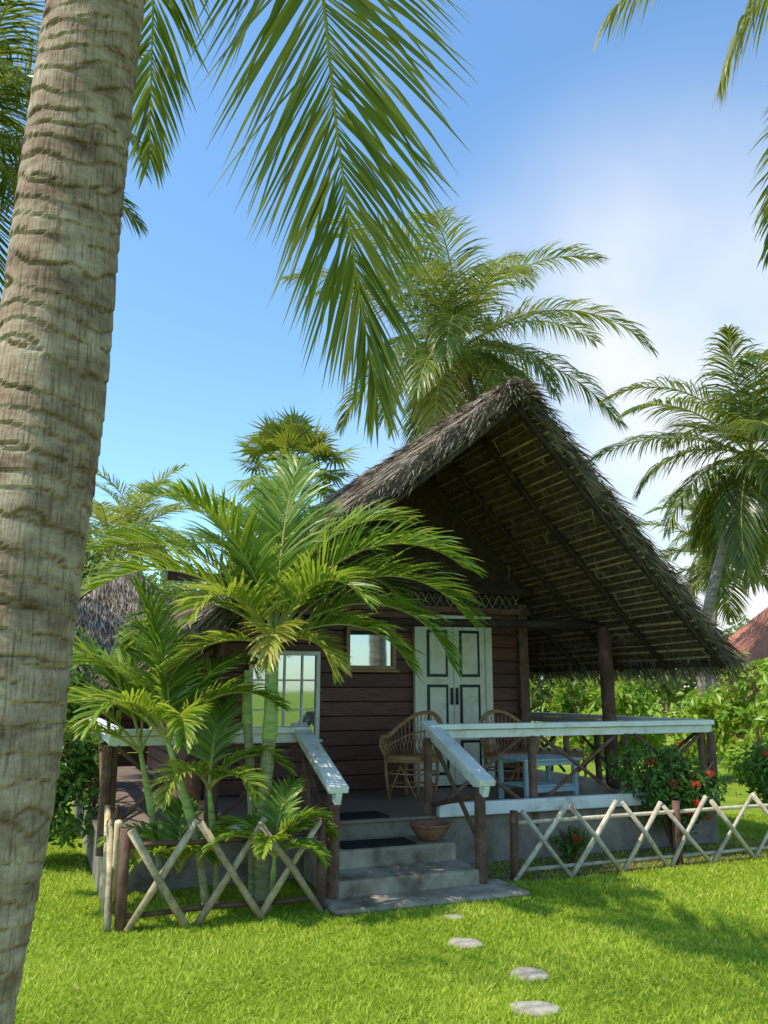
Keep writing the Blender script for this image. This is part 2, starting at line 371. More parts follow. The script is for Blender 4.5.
# ------------------------------------------------------------------ other coconut palms
def palm(name, base, mid, C, n, ln, leaf, seed, w=.042, nl=72, r=(.17,.11), tone=.35, azok=None, nuts=8, **k):
    mb=MB(); trunk_simple(mb,[base,mid,C],*r); crown(mb,C,n,ln,leaf,seed,w=w,nl=nl,tone=tone,azok=azok,**k); coconuts(mb,C,nuts,.13,seed)
    return mb.finish(name)
palm('coconut_palm.001',(3.2,20.5,0),(2.9,20,5),(1.95,20,10.1),34,4.9,1.2,11,tone=.42,nl=92,w=.036,low=-45,dr=(60,115),hang=1.2)
palm('coconut_palm.002',(6.7,18,0),(6.9,18,3.0),(8.2,18,6.7),30,3.8,1.0,4,tone=.25,low=-55,dr=(60,115),hang=1.3,r=(.13,.09),w=.036,nl=80)
palm('coconut_palm.003',(-7.2,12.5,0),(-7.0,12.2,5),(-6.8,12,10.4),24,4.0,1.0,9,tone=.25,hang=1.1,dr=(60,115),w=.034,nl=80)
palm('coconut_palm.004',(-8.6,24,0),(-8.4,24,3),(-7.9,24,5.4),20,3.0,.8,21,tone=.5,nl=40,w=.045)
palm('coconut_palm.005',(-9.5,31,0),(-9.3,31,4),(-9.4,31,7.3),22,3.4,.9,33,tone=.5,nl=40,w=.05)
palm('coconut_palm.006',(12.6,33,0),(12.9,33,4),(13.8,33,7.8),20,3.6,.9,41,tone=.4,nl=40,w=.05)
palm('coconut_palm.007',(9.2,24,0),(9.1,24,3),(9.9,24,5.2),20,3.0,.9,43,tone=.4,nl=50,w=.045,r=(.14,.1))
mb=MB(); CR=(4.3,4.7,7.3)
trunk_simple(mb,[(5.3,4.5,0),(5.1,4.6,3.5),CR],.2,.14)
for pts,tn,hg in (([CR,(3.6,4.7,7.5),(2.8,4.7,7.2),(2.0,4.65,6.55),(1.45,4.6,5.85)],.68,2.2),
            ([CR,(3.8,5.0,7.5),(3.2,5.2,7.2),(2.75,5.3,6.6),(2.50,5.35,6.0)],.65,1.8),
            ([CR,(4.0,5.5,7.3),(3.75,6.2,6.7),(3.6,6.7,6.0),(3.5,6.9,5.5)],.25,.9)):
    frond(mb, catmull(pts,30), .75, .024, 110, hang=hg, vee=.0, r0=.02, tone=tn, start=.15)
crown(mb, CR, 18, 3.4, .8, 2, tone=.35, w=.035, azok=lambda az,f: 20<math.degrees(az)<200)
mb.finish('coconut_palm.008')

def fan_palm(name, base, C, n, R, seed):
    mb=MB(); trunk_simple(mb,[base,((base[0]+C[0])/2,base[1],C[2]/2),C],.20,.15); q=random.Random(seed)
    for i in range(n):
        az=i*2.4+q.uniform(-.3,.3); e=rad(80-105*i/n+q.uniform(-8,8)); pl=R*q.uniform(.45,.72)
        d=np.array([math.sin(az)*math.cos(e),math.cos(az)*math.cos(e),math.sin(e)]); P=np.array(C)+d*pl
        mb.tube([C,tuple(P)],.025,'rachis',5)
        s=nrm(np.cross(d,[0,0,1.])+1e-4); nn=np.cross(s,d); rl=R*q.uniform(.45,.6); V=[];F=[];T=[]
        m=24; tn=q.uniform(.1,.6)
        for k in range(m):
            a=rad(-120+240*(k+.5)/m)
            dd=d*math.cos(a)+s*math.sin(a)+nn*.12*math.cos(a*3); dd/=np.linalg.norm(dd); wv=(-d*math.sin(a)+s*math.cos(a))*rl*.045
            mid=P+dd*rl*.5; tip=P+dd*rl*q.uniform(.8,1.1)+np.array([0,0,-.3*rl*q.random()])
            o=len(V); V+= [tuple(P),tuple(mid+wv),tuple(tip),tuple(mid-wv)]; F.append((o,o+1,o+2,o+3)); T+=[tn+q.uniform(-.1,.1)]*4
        mb.add(V,F,'coco',T)
    return mb.finish(name)
fan_palm('fan_palm',(-3.3,28,0),(-3.2,28,8.9),34,2.2,4)

# ------------------------------------------------------------------ areca palms in front of verandah
def areca(name, stems, spec, seed):
    mb=MB(); q=random.Random(seed)
    for pts,r0,r1 in stems:
        sp=catmull(pts,26); k=len(sp)
        cut=int(k*.62)
        mb.tube([tuple(p) for p in sp[:cut+1].tolist()],[r0*(1.0+(.10 if i%3==0 else 0)) for i in range(cut+1)],'stem',10)
        mb.tube([tuple(p) for p in sp[cut:].tolist()],[r0*1.25*(1-.5*(i/(k-cut-1))) for i in range(k-cut)],'shaft',10)
    for (C,az,e0,ln,dr,leaf,tn) in spec:
        sp=arc_spine(C, rad(az), e0, ln, dr, n=18, p=1.4, sway=q.uniform(-.25,.25))
        frond(mb, sp, leaf, .025, int(30+ln*20), ml='areca', hang=.65, vee=.34, r0=.014, tone=tn, a0=58, a1=20, start=.2, tw=.4, tj=.15,
              prof=([.1,.3,.6,.85,1],[.55,1,1,.75,.45]))
    return mb.finish(name)
A=(-.88,6.8,1.95)
spec=[(A,10,86,1.95,50,.5,.45),(A,-35,80,1.8,70,.5,.35),(A,60,78,1.85,85,.52,.45),(A,100,66,1.95,110,.52,.4),
      (A,75,54,1.95,110,.52,.3),(A,-80,62,1.9,85,.52,.4),(A,-65,45,1.6,110,.46,.5),(A,-110,55,1.6,90,.48,.5),
      (A,140,60,1.3,110,.40,.5),(A,-150,50,1.2,100,.40,.7),(A,170,30,.85,100,.34,.9),(A,-100,15,1.0,90,.38,.8),
      (A,30,70,1.9,90,.52,.3),(A,95,30,1.25,95,.40,.5),(A,-20,60,1.6,90,.5,.3),(A,-130,75,1.5,60,.46,.4),
      (A,88,42,1.7,115,.46,.35),(A,-90,78,1.8,70,.5,.35),(A,45,58,1.8,100,.5,.25),(A,-50,70,1.8,85,.5,.3),(A,120,20,.7,95,.30,.85),
      (A,-5,84,1.8,55,.5,.4),(A,20,80,1.6,60,.48,.5)]
B=(-.80,6.5,.40)
spec+=[(B,60,60,.55,110,.2,.4),(B,110,40,.42,100,.18,.45),(B,-60,60,.6,110,.22,.4),(B,180,60,.45,110,.18,.6),(B,-120,50,.6,100,.22,.5),(B,10,80,.65,70,.22,.4),(B,85,75,.5,90,.2,.35)]
areca('areca_palm',[([(-.93,6.8,-.02),(-.93,6.8,.7),(-.9,6.8,1.3),A],.052,.04),([(-.85,6.6,-.02),(-.82,6.57,.2),B],.02,.015),([(-1.0,6.85,-.02),(-1.03,6.87,.7),(-1.1,6.9,1.4),(-1.12,6.95,1.75)],.036,.03)],spec,3)
C1=(-1.66,6.65,1.2); C2=(-1.35,6.75,.85); C3_=(-1.95,6.95,1.1); C4=(-1.55,6.75,.25)
spec=[(C1,-80,70,1.4,115,.38,.45),(C1,-110,50,1.3,120,.36,.5),(C1,-30,80,1.25,70,.38,.4),(C1,40,70,1.2,90,.36,.35),(C1,90,60,1.0,100,.34,.4),
      (C1,-150,55,1.0,110,.32,.55),(C1,150,50,.8,110,.3,.5),(C1,-60,88,1.3,40,.4,.35),
      (C2,80,60,.7,110,.28,.45),(C2,-160,45,.7,110,.26,.7),(C2,0,80,.9,70,.3,.35),(C2,130,40,.6,100,.24,.5),
      (C3_,-90,55,1.4,120,.36,.35),(C3_,-60,75,1.3,90,.38,.3),(C3_,-130,40,1.1,120,.34,.45),(C3_,-20,80,1.2,60,.38,.3),(C3_,50,70,1.0,90,.34,.3),(C3_,-100,80,1.5,100,.4,.4),
      (C4,-80,60,.7,100,.24,.35),(C4,-20,75,.7,80,.24,.3),(C4,60,60,.6,100,.22,.35),(C4,140,60,.5,100,.2,.45),(C4,-140,55,.5,100,.2,.45)]
areca('areca_palm.001',[([(-1.32,6.7,-.02),(-1.42,6.68,.5),C1],.03,.022),([(-1.25,6.75,-.02),(-1.3,6.75,.5),C2],.024,.018),([(-1.7,6.95,-.02),(-1.8,6.95,.5),C3_],.028,.022)],spec,8)

# ------------------------------------------------------------------ leaf masses
def leafcloud(mb, blobs, n, size, mat, rng, shell=.22, lo=.1, hi=.9, asp=.42):
    B=np.array(blobs,float); vol=np.prod(B[:,3:],1)**(2/3); idx=rng.choice(len(B),n,p=vol/vol.sum())
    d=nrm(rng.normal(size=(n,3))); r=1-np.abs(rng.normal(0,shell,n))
    lump=1+.18*np.sin(d[:,0]*6+idx)*np.sin(d[:,1]*5+idx*2)+.14*np.sin(d[:,2]*9+idx*3)*np.sin(d[:,0]*11)
    P=B[idx,:3]+d*B[idx,3:]*(r*lump)[:,None]
    P[:,2]=np.maximum(P[:,2],.05)
    nn=nrm(d+rng.normal(0,.7,(n,3))+np.array([0,0,.4])); a=nrm(np.cross(nn,rng.normal(size=(n,3)))); b=np.cross(nn,a)
    s=size*rng.uniform(.6,1.3,n)[:,None]
    V=np.stack([P-a*s*.5, P+b*s*asp*.5+nn*s*.06, P+a*s*.5-np.array([0,0,1])*s*.15, P-b*s*asp*.5+nn*s*.06],1)
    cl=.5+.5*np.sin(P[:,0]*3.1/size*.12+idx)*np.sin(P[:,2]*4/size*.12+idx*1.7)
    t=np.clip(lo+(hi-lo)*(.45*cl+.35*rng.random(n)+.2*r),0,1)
    F=[(i,i+1,i+2,i+3) for i in range(0,4*n,4)]
    mb.add([tuple(x) for x in V.reshape(-1,3).tolist()],F,mat,np.repeat(t,4).tolist())
def twigs(mb, c, n, h, spread, mat='wood'):
    for i in range(n):
        a=random.uniform(0,6.28); s=random.uniform(.3,1)*spread
        mb.tube([(c[0],c[1],0),(c[0]+.4*s*math.cos(a),c[1]+.4*s*math.sin(a),h*.5),(c[0]+s*math.cos(a),c[1]+s*math.sin(a),h*random.uniform(.8,1))],[.014,.01,.004],mat,5)
def shrub(name,c,rx,ry,h,n,size,seed,flowers=0,mat='shrub',lo=.1,hi=.8,asp=.42):
    rng=np.random.default_rng(seed); mb=MB(); twigs(mb,c,14,h,rx*.8)
    bl=[(c[0]+rng.uniform(-.55,.55)*rx,c[1]+rng.uniform(-.5,.5)*ry,h*rng.uniform(.35,.82),rx*rng.uniform(.3,.55),ry*.5,h*rng.uniform(.18,.32)) for _ in range(12)]
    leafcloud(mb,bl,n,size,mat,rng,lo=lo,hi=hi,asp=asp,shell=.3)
    for _ in range(flowers):
        b=bl[rng.integers(len(bl))]; d=nrm(rng.normal(size=3)+np.array([0,-1.1,.5]))
        p=np.array(b[:3])+d*np.array(b[3:])*1.2
        leafcloud(mb,[(p[0],p[1],p[2],.045,.045,.035)],40,.03,'flower',rng,lo=0,hi=1)
    return mb.finish(name)
shrub('ixora_shrub',(2.90,8.86),.62,.3,1.08,4600,.075,1,flowers=20)
shrub('ixora_shrub.001',(4.3,9.35),.6,.4,1.08,4600,.08,2,flowers=12,lo=.2,hi=.95)
shrub('ixora_shrub.002',(1.75,8.3),.2,.16,.36,900,.05,5,flowers=2)
shrub('garden_shrub',(-3.2,8.2),.7,.6,1.3,4000,.1,12)
shrub('garden_shrub.001',(-4.6,10.2),1.3,.9,2.1,7000,.14,14,lo=.15,hi=.9)
rng=np.random.default_rng(21)
mb=MB(); bl=[]
for i in range(26):
    x=2.0+i*.5; y=15.0+rng.uniform(-.8,1.6); hh=rng.uniform(1.3,2.5)
    twigs(mb,(x,y),4,hh,.5)
    for k in range(4): bl.append((x+rng.uniform(-.4,.4),y+rng.uniform(-.4,.4),hh*rng.uniform(.4,.92),rng.uniform(.25,.5),.4,rng.uniform(.25,.45)))
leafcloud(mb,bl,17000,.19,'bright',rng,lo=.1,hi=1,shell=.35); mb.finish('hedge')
mb=MB(); bl=[]
for i in range(11):
    x=5.3+i*.5; y=12.0+rng.uniform(-.4,.7)+i*.15; hh=rng.uniform(1.6,2.35); twigs(mb,(x,y),6,hh,.5)
    for k in range(4): bl.append((x+rng.uniform(-.4,.4),y+rng.uniform(-.3,.3),hh*rng.uniform(.3,.9),rng.uniform(.25,.5),.4,rng.uniform(.25,.45)))
leafcloud(mb,bl,10500,.2,'bright',rng,lo=.15,hi=1,shell=.35); mb.finish('hedge.001')
mb=MB(); bl=[]
for i in range(46):
    x=-34+i*1.7; y=36+rng.uniform(-3,6)
    top = 8.0 if x<-6 else (4.8 if x<6 else 5.6)
    top*=rng.uniform(.7,1.12)
    for k in range(3):
        bl.append((x+rng.uniform(-1,1),y+rng.uniform(-1,1),top*rng.uniform(.25,.8),rng.uniform(1.1,2.0),1.6,top*rng.uniform(.12,.24)))
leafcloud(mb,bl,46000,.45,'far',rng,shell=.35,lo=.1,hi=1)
for b in bl[::3]: mb.tube([(b[0],b[1],0),(b[0]+.3,b[1],b[2])],[.22,.12],'ftrunk',6)
mb.finish('background_trees')
mb=MB(); bl=[(-8.2+i*.8,18.5+rng.uniform(-1,1),rng.uniform(1.0,2.6),1.0,1.0,rng.uniform(.7,1.2)) for i in range(7)]
bl+=[(-6.9,20,4.0,1.1,1.1,.9),(-8.6,20,3.6,1.3,1.3,1.2),(-5.6,20,3.4,1.0,1.0,.8),(-7.8,20,5.0,.8,.8,.6)]
leafcloud(mb,bl,14000,.24,'far',rng,shell=.35,lo=.25,hi=1)
for b in bl: mb.tube([(b[0],b[1],0),(b[0]+.2,b[1],b[2])],[.1,.05],'ftrunk',6)
mb.finish('broadleaf_tree')

# ------------------------------------------------------------------ the cottage
cot = empty('thatched_cottage',(HX,HY,0),TH)
DZ=.45
mb=MB()
mb.box((-1.0,1.15,.215),(6.3,6.3,.43),'plinth')
mb.box((-1.0,1.15,.44),(6.36,6.36,.03),'floor')
mb.finish('verandah_deck',cot,bevel=.008)
mb=MB()
mb.box((.46,-2.035,.50),(3.3,.09,.12),'white',tone=.5)
mb.box((-3.32,-2.035,.47),(1.56,.07,.08),'white',tone=.4)
mb.finish('white_kerb',cot,bevel=.01)
mb=MB()
mb.box((-1.86,-2.27,.15),(1.24,.50,.30),'conc')
mb.box((-1.86,-2.70,.08),(1.30,.50,.16),'conc')
mb.box((-1.80,-3.05,.02),(1.62,.50,.05),'conc')
mb.finish('entrance_steps',cot,bevel=.022)
mb=MB()
mb.box((-1.05,.10,1.5),(4.1,.10,2.1),'darkwood')
z=DZ+.02; i=0
while z<2.52:
    h=.165
    mb.box((-1.05,.035-.005*(i%2),z+h/2),(4.1,.04,h-.011),'plank'); z+=h; i+=1
mb.box((1.0,.0,1.55),(.13,.13,2.25),'wood'); mb.box((-3.1,.0,1.55),(.13,.13,2.25),'wood')
z=DZ+.02
while z<2.52:
    mb.box((.99,2.1,z+.08),(.05,4.0,.153),'plank'); mb.box((-3.09,2.1,z+.08),(.05,4.0,.153),'plank'); z+=.165
mb.box((-1.05,4.12,1.5),(4.1,.06,2.1),'plank')
mb.finish('plank_walls',cot,bevel=.005)
mb=MB()
mb.box((-1.05,-.02,2.575),(4.3,.09,.07),'wood')
mb.box((-1.05,.05,2.70),(4.0,.02,.18),'black')
for k in range(40):
    u=-3.0+k*.1
    mb.beam((u,.02,2.615),(u+.1,.02,2.79),.008,.018,'batten',up=(0,1,0)); mb.beam((u+.1,.012,2.615),(u,.012,2.79),.008,.018,'batten',up=(0,1,0))
mb.box((-1.05,-.02,2.83),(4.9,.1,.09),'darkwood')
mb.add([(-2.5,.0,2.87),(1.2,.0,2.87),(-.43,.0,4.4)],[(0,1,2)],'darkwood')
mb.finish('gable_lattice',cot)
mb=MB()
def log(p,q,r,mat='wood',n=10):
    p=Vector(p);q=Vector(q);k=7
    mb.tube([p.lerp(q,i/(k-1))+Vector((random.uniform(-.006,.006),random.uniform(-.006,.006),0)) for i in range(k)],[r*random.uniform(.93,1.05) for _ in range(k)],mat,n)
log((1.72,-.8,.44),(1.70,-.8,2.36),.09)
log((1.72,1.7,.44),(1.72,1.7,2.38),.085); log((1.72,3.3,.44),(1.72,3.3,2.38),.085)
log((-3.25,-.8,.44),(-3.25,-.8,2.22),.07); log((-3.3,-2.1,.3),(-3.3,-2.1,2.2),.05)
log((1.7,-2.3,2.42),(1.7,3.6,2.42),.055,'darkwood'); log((-3.2,-2.3,2.2),(-3.2,3.6,2.2),.055,'darkwood')
log((-.43,-2.4,4.36),(-.43,3.6,4.36),.055,'darkwood')
log((-3.2,-.8,2.30),(1.75,-.8,2.38),.05,'darkwood')
mb.finish('posts_and_beams',cot,smooth=True)
RU,RZ=-.43,4.52
def straw_field(mb, P, down, nor, side, n, smin,smax,tmin,tmax, jit, lift, ln, wd, offs=(.13,.17), sidebias=0, grav=0, tm=(0,1)):
    V=[];F=[];T=[]
    for _ in range(n):
        s=random.uniform(smin,smax);t=random.uniform(tmin,tmax)
        p=P(s,t,random.uniform(*offs)); d=down+side*random.gauss(sidebias,jit)+nor*random.uniform(-.02,lift)+np.array([0,0,-grav*random.random()])
        d/=np.linalg.norm(d); l=random.uniform(*ln); w_=random.uniform(*wd)
        wv=np.cross(d,nor+np.random.normal(0,.5,3)); wv/=np.linalg.norm(wv)+1e-6
        q=p+d*l*.6; e=p+d*l+np.array([0,0,-.1*l*random.random()])
        k=len(V); V+= [tuple(p-wv*w_/2),tuple(p+wv*w_/2),tuple(q+wv*w_/2),tuple(q-wv*w_/2),tuple(e)]
        F+= [(k,k+1,k+2,k+3),(k+3,k+2,k+4)]; tt=random.uniform(*tm); T+=[tt]*5
    mb.add(V,F,'straw',T)
def roof_side(sgn, slope, run, nm):
    mb=MB(); L=math.hypot(run,run*slope); dx=sgn/math.hypot(1,slope); dz=-slope/math.hypot(1,slope)
    nx=sgn*slope/math.hypot(1,slope); nz=1/math.hypot(1,slope)
    vb=3.9; v0_=-2.50 if sgn>0 else -2.495
    def P(s,t,o):
        v0=v0_+.2*s; v=v0+(vb-v0)*t
        sag=.05*math.sin(math.pi*s)*math.sin(math.pi*t)
        return np.array([RU+dx*s*L+nx*(o-sag), v, RZ+dz*s*L+nz*(o-sag)])
    ns,nt_=30,70; Vo=[];Vi=[]
    for i in range(ns+1):
        for j in range(nt_+1):
            s=i/ns;t=j/nt_; q=.02*math.sin(s*70+3*math.sin(t*31))+random.uniform(-.015,.02)
            Vo.append(tuple(P(s,t,.12+q))); Vi.append(tuple(P(s,t,0)))
    F=[(i*(nt_+1)+j,(i+1)*(nt_+1)+j,(i+1)*(nt_+1)+j+1,i*(nt_+1)+j+1) for i in range(ns) for j in range(nt_)]
    mb.add(Vo,F,'thatch'); mb.add(Vi,F,'woven')
    w=nt_+1; E=[]
    for i in range(ns): E.append((i*w,(i+1)*w)); E.append((i*w+nt_,(i+1)*w+nt_))
    for j in range(nt_): E.append((ns*w+j,ns*w+j+1))
    vv=[];ff=[]
    for a,b in E:
        k=len(vv); vv+=[Vo[a],Vo[b],Vi[b],Vi[a]]; ff.append((k,k+1,k+2,k+3))
    mb.add(vv,ff,'thatch')
    down=np.array([dx,0,dz]); nor=np.array([nx,0,nz]); side=np.array([0,1.,0])
    A_=lambda *a,**k: straw_field(mb,P,down,nor,side,*a,**k)
    A_(13000 if sgn<0 else 4000,0,1,0,1,.28,.14,(.15,.45),(.005,.018),offs=(.10,.15))
    A_(3400,0,1,-.004,.02,.8,.35,(.06,.32),(.004,.014),(-.03,.16),-.4,.7)
    A_(3600,.95,1.01,0,1,.4,.1,(.10,.36),(.004,.014),(-.03,.15),0,1.2)
    A_(2200,0,.03,0,1,.9,.35,(.1,.30),(.006,.018),(.11,.2))
    A_(2400,.05,.98,.0,.8,.8,-.05,(.05,.25),(.003,.009),(-.06,.0),0,.8)
    mb.finish('thatch_'+nm,cot)
    mb=MB()
    nb=int(L/.105)
    for k in range(nb):
        s=(k+.5)/nb+random.uniform(-.006,.006)
        pp=[P(s+random.uniform(-.003,.003),i/6,-.018+random.uniform(-.006,.004)) for i in range(7)]
        mb.tube([tuple(p) for p in pp],random.uniform(.008,.017),'batten',5)
    nr=8
    for k in range(nr):
        t=.012+k/(nr-1)*.97
        pp=[P(.005+.985*i/6,t,-.065)+np.array([0,random.uniform(-.015,.015),0]) for i in range(7)]
        mb.tube([tuple(p) for p in pp],[.034*random.uniform(.85,1.1) for _ in pp],'darkwood',8)
    mb.tube([tuple(P(.985,0,-.03)),tuple(P(.985,1,-.03))],.03,'darkwood',8)
    mb.finish('rafters_'+nm,cot,smooth=True)
roof_side(1,1.0,2.66,'right'); roof_side(-1,.83,3.3,'left')
mb=MB()
mb.tube([(RU+random.uniform(-.02,.02),-2.50+i*.37,RZ+.09+random.uniform(-.02,.03)) for i in range(18)],[.09*random.uniform(.8,1.15) for _ in range(18)],'thatch',10,rough=.12)
straw_field(mb,lambda s,t,o: np.array([RU+random.uniform(-.1,.1),-2.56+6.2*t,RZ+.12+o]),np.array([0,-.3,0.]),np.array([0,0,1.]),np.array([1.,0,0]),1800,0,1,0,1,.9,.3,(.08,.28),(.006,.018),(-.05,.06),0,.6)
straw_field(mb,lambda s,t,o: np.array([RU+random.uniform(-.12,.12),-2.52+.05*t,RZ+.06+o]),np.array([0,-.5,0.]),np.array([0,0,1.]),np.array([1.,0,0]),260,0,1,0,1,.9,.3,(.08,.26),(.006,.016),(-.1,.08),0,.8)
mb.finish('ridge_thatch',cot)
mb=MB()
def rb(u0,u1,z0,z1,v,t,mat,tone=.5): mb.box(((u0+u1)/2,v-t/2,(z0+z1)/2),(u1-u0,t,z1-z0),mat,tone=tone)
rb(-.53,-.44,DZ+.02,2.5,.0,.07,'cream'); rb(.44,.53,DZ+.02,2.5,.0,.07,'cream'); rb(-.44,.44,2.42,2.5,.0,.07,'cream')
for s in (-1,1):
    a,b=(-.438,-.004) if s<0 else (.004,.438)
    rb(a,b,DZ+.03,2.418,.0,.045,'cream')
    for z0,z1 in ((1.75,2.32),(1.10,1.66),(.6,1.0)):
        rb(a+.075,b-.075,z0,z1,-.045,.008,'trim'); rb(a+.11,b-.11,z0+.035,z1-.035,-.053,.006,'cream')
    rb((.022 if s>0 else -.05),(.05 if s>0 else -.022),1.42,1.62,-.045,.03,'black')
mb.finish('double_door',cot,bevel=.003)
def window(name,u0,u1,z0,z1,fm,nx,ny,fw=.045):
    global mb
    mb=MB()
    rb(u0,u1,z0,z0+fw,.005,.06,fm); rb(u0,u1,z1-fw,z1,.005,.06,fm); rb(u0,u0+fw,z0+fw,z1-fw,.005,.06,fm); rb(u1-fw,u1,z0+fw,z1-fw,.005,.06,fm)
    rb(u0+fw,u1-fw,z0+fw,z1-fw,.005,.02,'glass')
    for i in range(1,nx):
        u=u0+(u1-u0)*i/nx; rb(u-.012,u+.012,z0+fw,z1-fw,-.016,.02,fm)
    for i in range(1,ny):
        z=z0+(z1-z0)*i/ny; rb(u0+fw,u1-fw,z-.01,z+.01,-.018,.014,fm)
    rb(u0-.03,u1+.03,z0-.03,z0-.002,.005,.09,fm)
    mb.finish(name,cot,bevel=.003)
window('framed_window',-1.40,-.77,1.83,2.33,'frame',1,1)
window('white_window',-2.55,-1.72,1.05,2.03,'white',4,3)
mb=MB()
RZT=1.25
def railing(p,q,posts,npan):
    mb.beam((p[0],p[1],RZT),(q[0],q[1],RZT),.15,.05,'white',tone=.5)
    mb.beam((p[0],p[1],RZT-.07),(q[0],q[1],RZT-.07),.05,.075,'white',tone=.4)
    P0=Vector((p[0],p[1],0));Q0=Vector((q[0],q[1],0))
    for i in range(posts):
        c=P0.lerp(Q0,i/(posts-1)); mb.tube([(c.x,c.y,.3),(c.x,c.y,1.15)],[.045,.042],'wood',8)
    for i in range(npan):
        a=P0.lerp(Q0,(i+.08)/npan); b=P0.lerp(Q0,(i+.92)/npan); d=(Q0-P0).normalized(); nv=Vector((-d.y,d.x,0))*.03
        mb.tube([(a.x+nv.x,a.y+nv.y,.5),(b.x+nv.x,b.y+nv.y,1.14)],.02,'wood',7); mb.tube([(a.x-nv.x,a.y-nv.y,1.14),(b.x-nv.x,b.y-nv.y,.5)],.02,'wood',7)
railing((-1.26,-1.98),(2.16,-1.98),4,3)
railing((-4.15,-1.98),(-2.45,-1.98),3,2)
railing((2.1,-1.9),(2.1,1.9),3,3)
railing((-4.1,-1.9),(-4.1,2.0),3,3)
for u in (-1.22,-2.51):
    mb.tube([(u,-2.92,.05),(u,-2.92,.80)],[.052,.048],'wood',9)
    mb.beam((u,-1.90,1.285),(u,-3.06,.84),.15,.05,'white',tone=.6)
    mb.beam((u,-1.92,1.21),(u,-3.04,.77),.05,.09,'white',tone=.3)
    mb.tube([(u,-2.0,.55),(u,-2.85,.72)],.024,'wood',7)
    mb.tube([(u,-2.05,1.1),(u,-2.9,.35)],.022,'wood',7)
mb.finish('verandah_railing',cot,bevel=.004)

hut=empty('thatched_hut',(-5.0,15.8,0),rad(30))
mb=MB()
S_=1.9
for a in range(4):
    ca,sa=math.cos(a*math.pi/2),math.sin(a*math.pi/2)
    def P(s,t,o,ca=ca,sa=sa):
        x=S_*(.12+.88*s); y=(2*t-1)*x; z=3.75-1.75*s+o
        return np.array([ca*x-sa*y, sa*x+ca*y, z])
    g=[tuple(P(i/8,j/8,random.uniform(-.03,.03))) for i in range(9) for j in range(9)]
    mb.add(g,[(i*9+j,(i+1)*9+j,(i+1)*9+j+1,i*9+j+1) for i in range(8) for j in range(8)],'thatch')
    dn=np.array([ca*.72,sa*.72,-.68]); no=np.array([ca*.68,sa*.68,.72]); sd_=np.array([-sa,ca,0.])
    straw_field(mb,P,dn,no,sd_,2600,0,1,0,1,.25,.1,(.2,.5),(.012,.03),(0,.05))
    straw_field(mb,P,dn,no,sd_,900,.95,1,0,1,.3,.1,(.2,.45),(.012,.03),(-.05,.05),0,1)
mb.tube([(0,0,3.4),(0,0,3.95)],[.35,.12],'thatch',10,rough=.1)
mb.finish('thatch',hut)
mb=MB()
for a in (-1,1):
    for b in (-1,1): mb.tube([(a*1.4,b*1.4,0),(a*1.4,b*1.4,2.3)],.08,'wood',8)
for k in range(12):
    for a in (-1,1): mb.box((a*1.3,0,.1+k*.18),(.04,2.6,.165),'plank'); mb.box((0,a*1.3,.1+k*.18),(2.6,.04,.165),'plank')
mb.finish('posts_and_walls',hut)

# ------------------------------------------------------------------ lattice fences
def fence(name, p, q, h, nx, sm, rail, postr, posts, over=.05, ret=None, sr=.024):
    mb=MB()
    def run(p,q,nx,posts):
        P0=Vector((p[0],p[1],0));Q0=Vector((q[0],q[1],0)); d=(Q0-P0); dn=d.normalized(); nv=Vector((-dn.y,dn.x,0))
        for zz_ in (h*.16,h*.88):
            mb.tube([tuple(P0.lerp(Q0,i/6)+Vector((0,0,zz_+random.uniform(-.008,.008)))) for i in range(7)],.018,rail,7)
        for i in range(posts):
            c=P0.lerp(Q0,i/(posts-1)); mb.tube([(c.x,c.y,-.05),(c.x,c.y,h*.5),(c.x+random.uniform(-.01,.01),c.y,h*1.06)],[postr,postr*.95,postr*.9],'wood',9)
        for i in range(nx):
            j=lambda: random.uniform(-.04,.04)
            a=P0.lerp(Q0,(i+.02)/nx); b=P0.lerp(Q0,(i+.98)/nx)
            for k,(s,e) in enumerate(((a,b),(b,a))):
                o=nv*(-.045-.035*k)
                A0=s+o+dn*j()+Vector((0,0,.01)); B0=e+o+dn*j()+Vector((0,0,h+over+j()))
                mb.tube([tuple(A0),tuple(A0.lerp(B0,.5)+Vector((j()*.3,0,j()*.3))),tuple(B0)],[sr*random.uniform(.8,1.2) for _ in range(3)],sm,8)
    run(p,q,nx,posts)
    if ret: run(*ret)
    return mb.finish(name,smooth=True)
fence('lattice_fence',(-1.78,6.1),(-.47,6.63),.62,3,'stick','wood',.035,2,ret=((-2.25,7.35),(-1.80,6.14),3,2),sr=.026)
fence('lattice_fence.001',(1.12,7.62),(6.0,9.60),.54,10,'palestick','palestick',.04,4,over=.03,sr=.021)

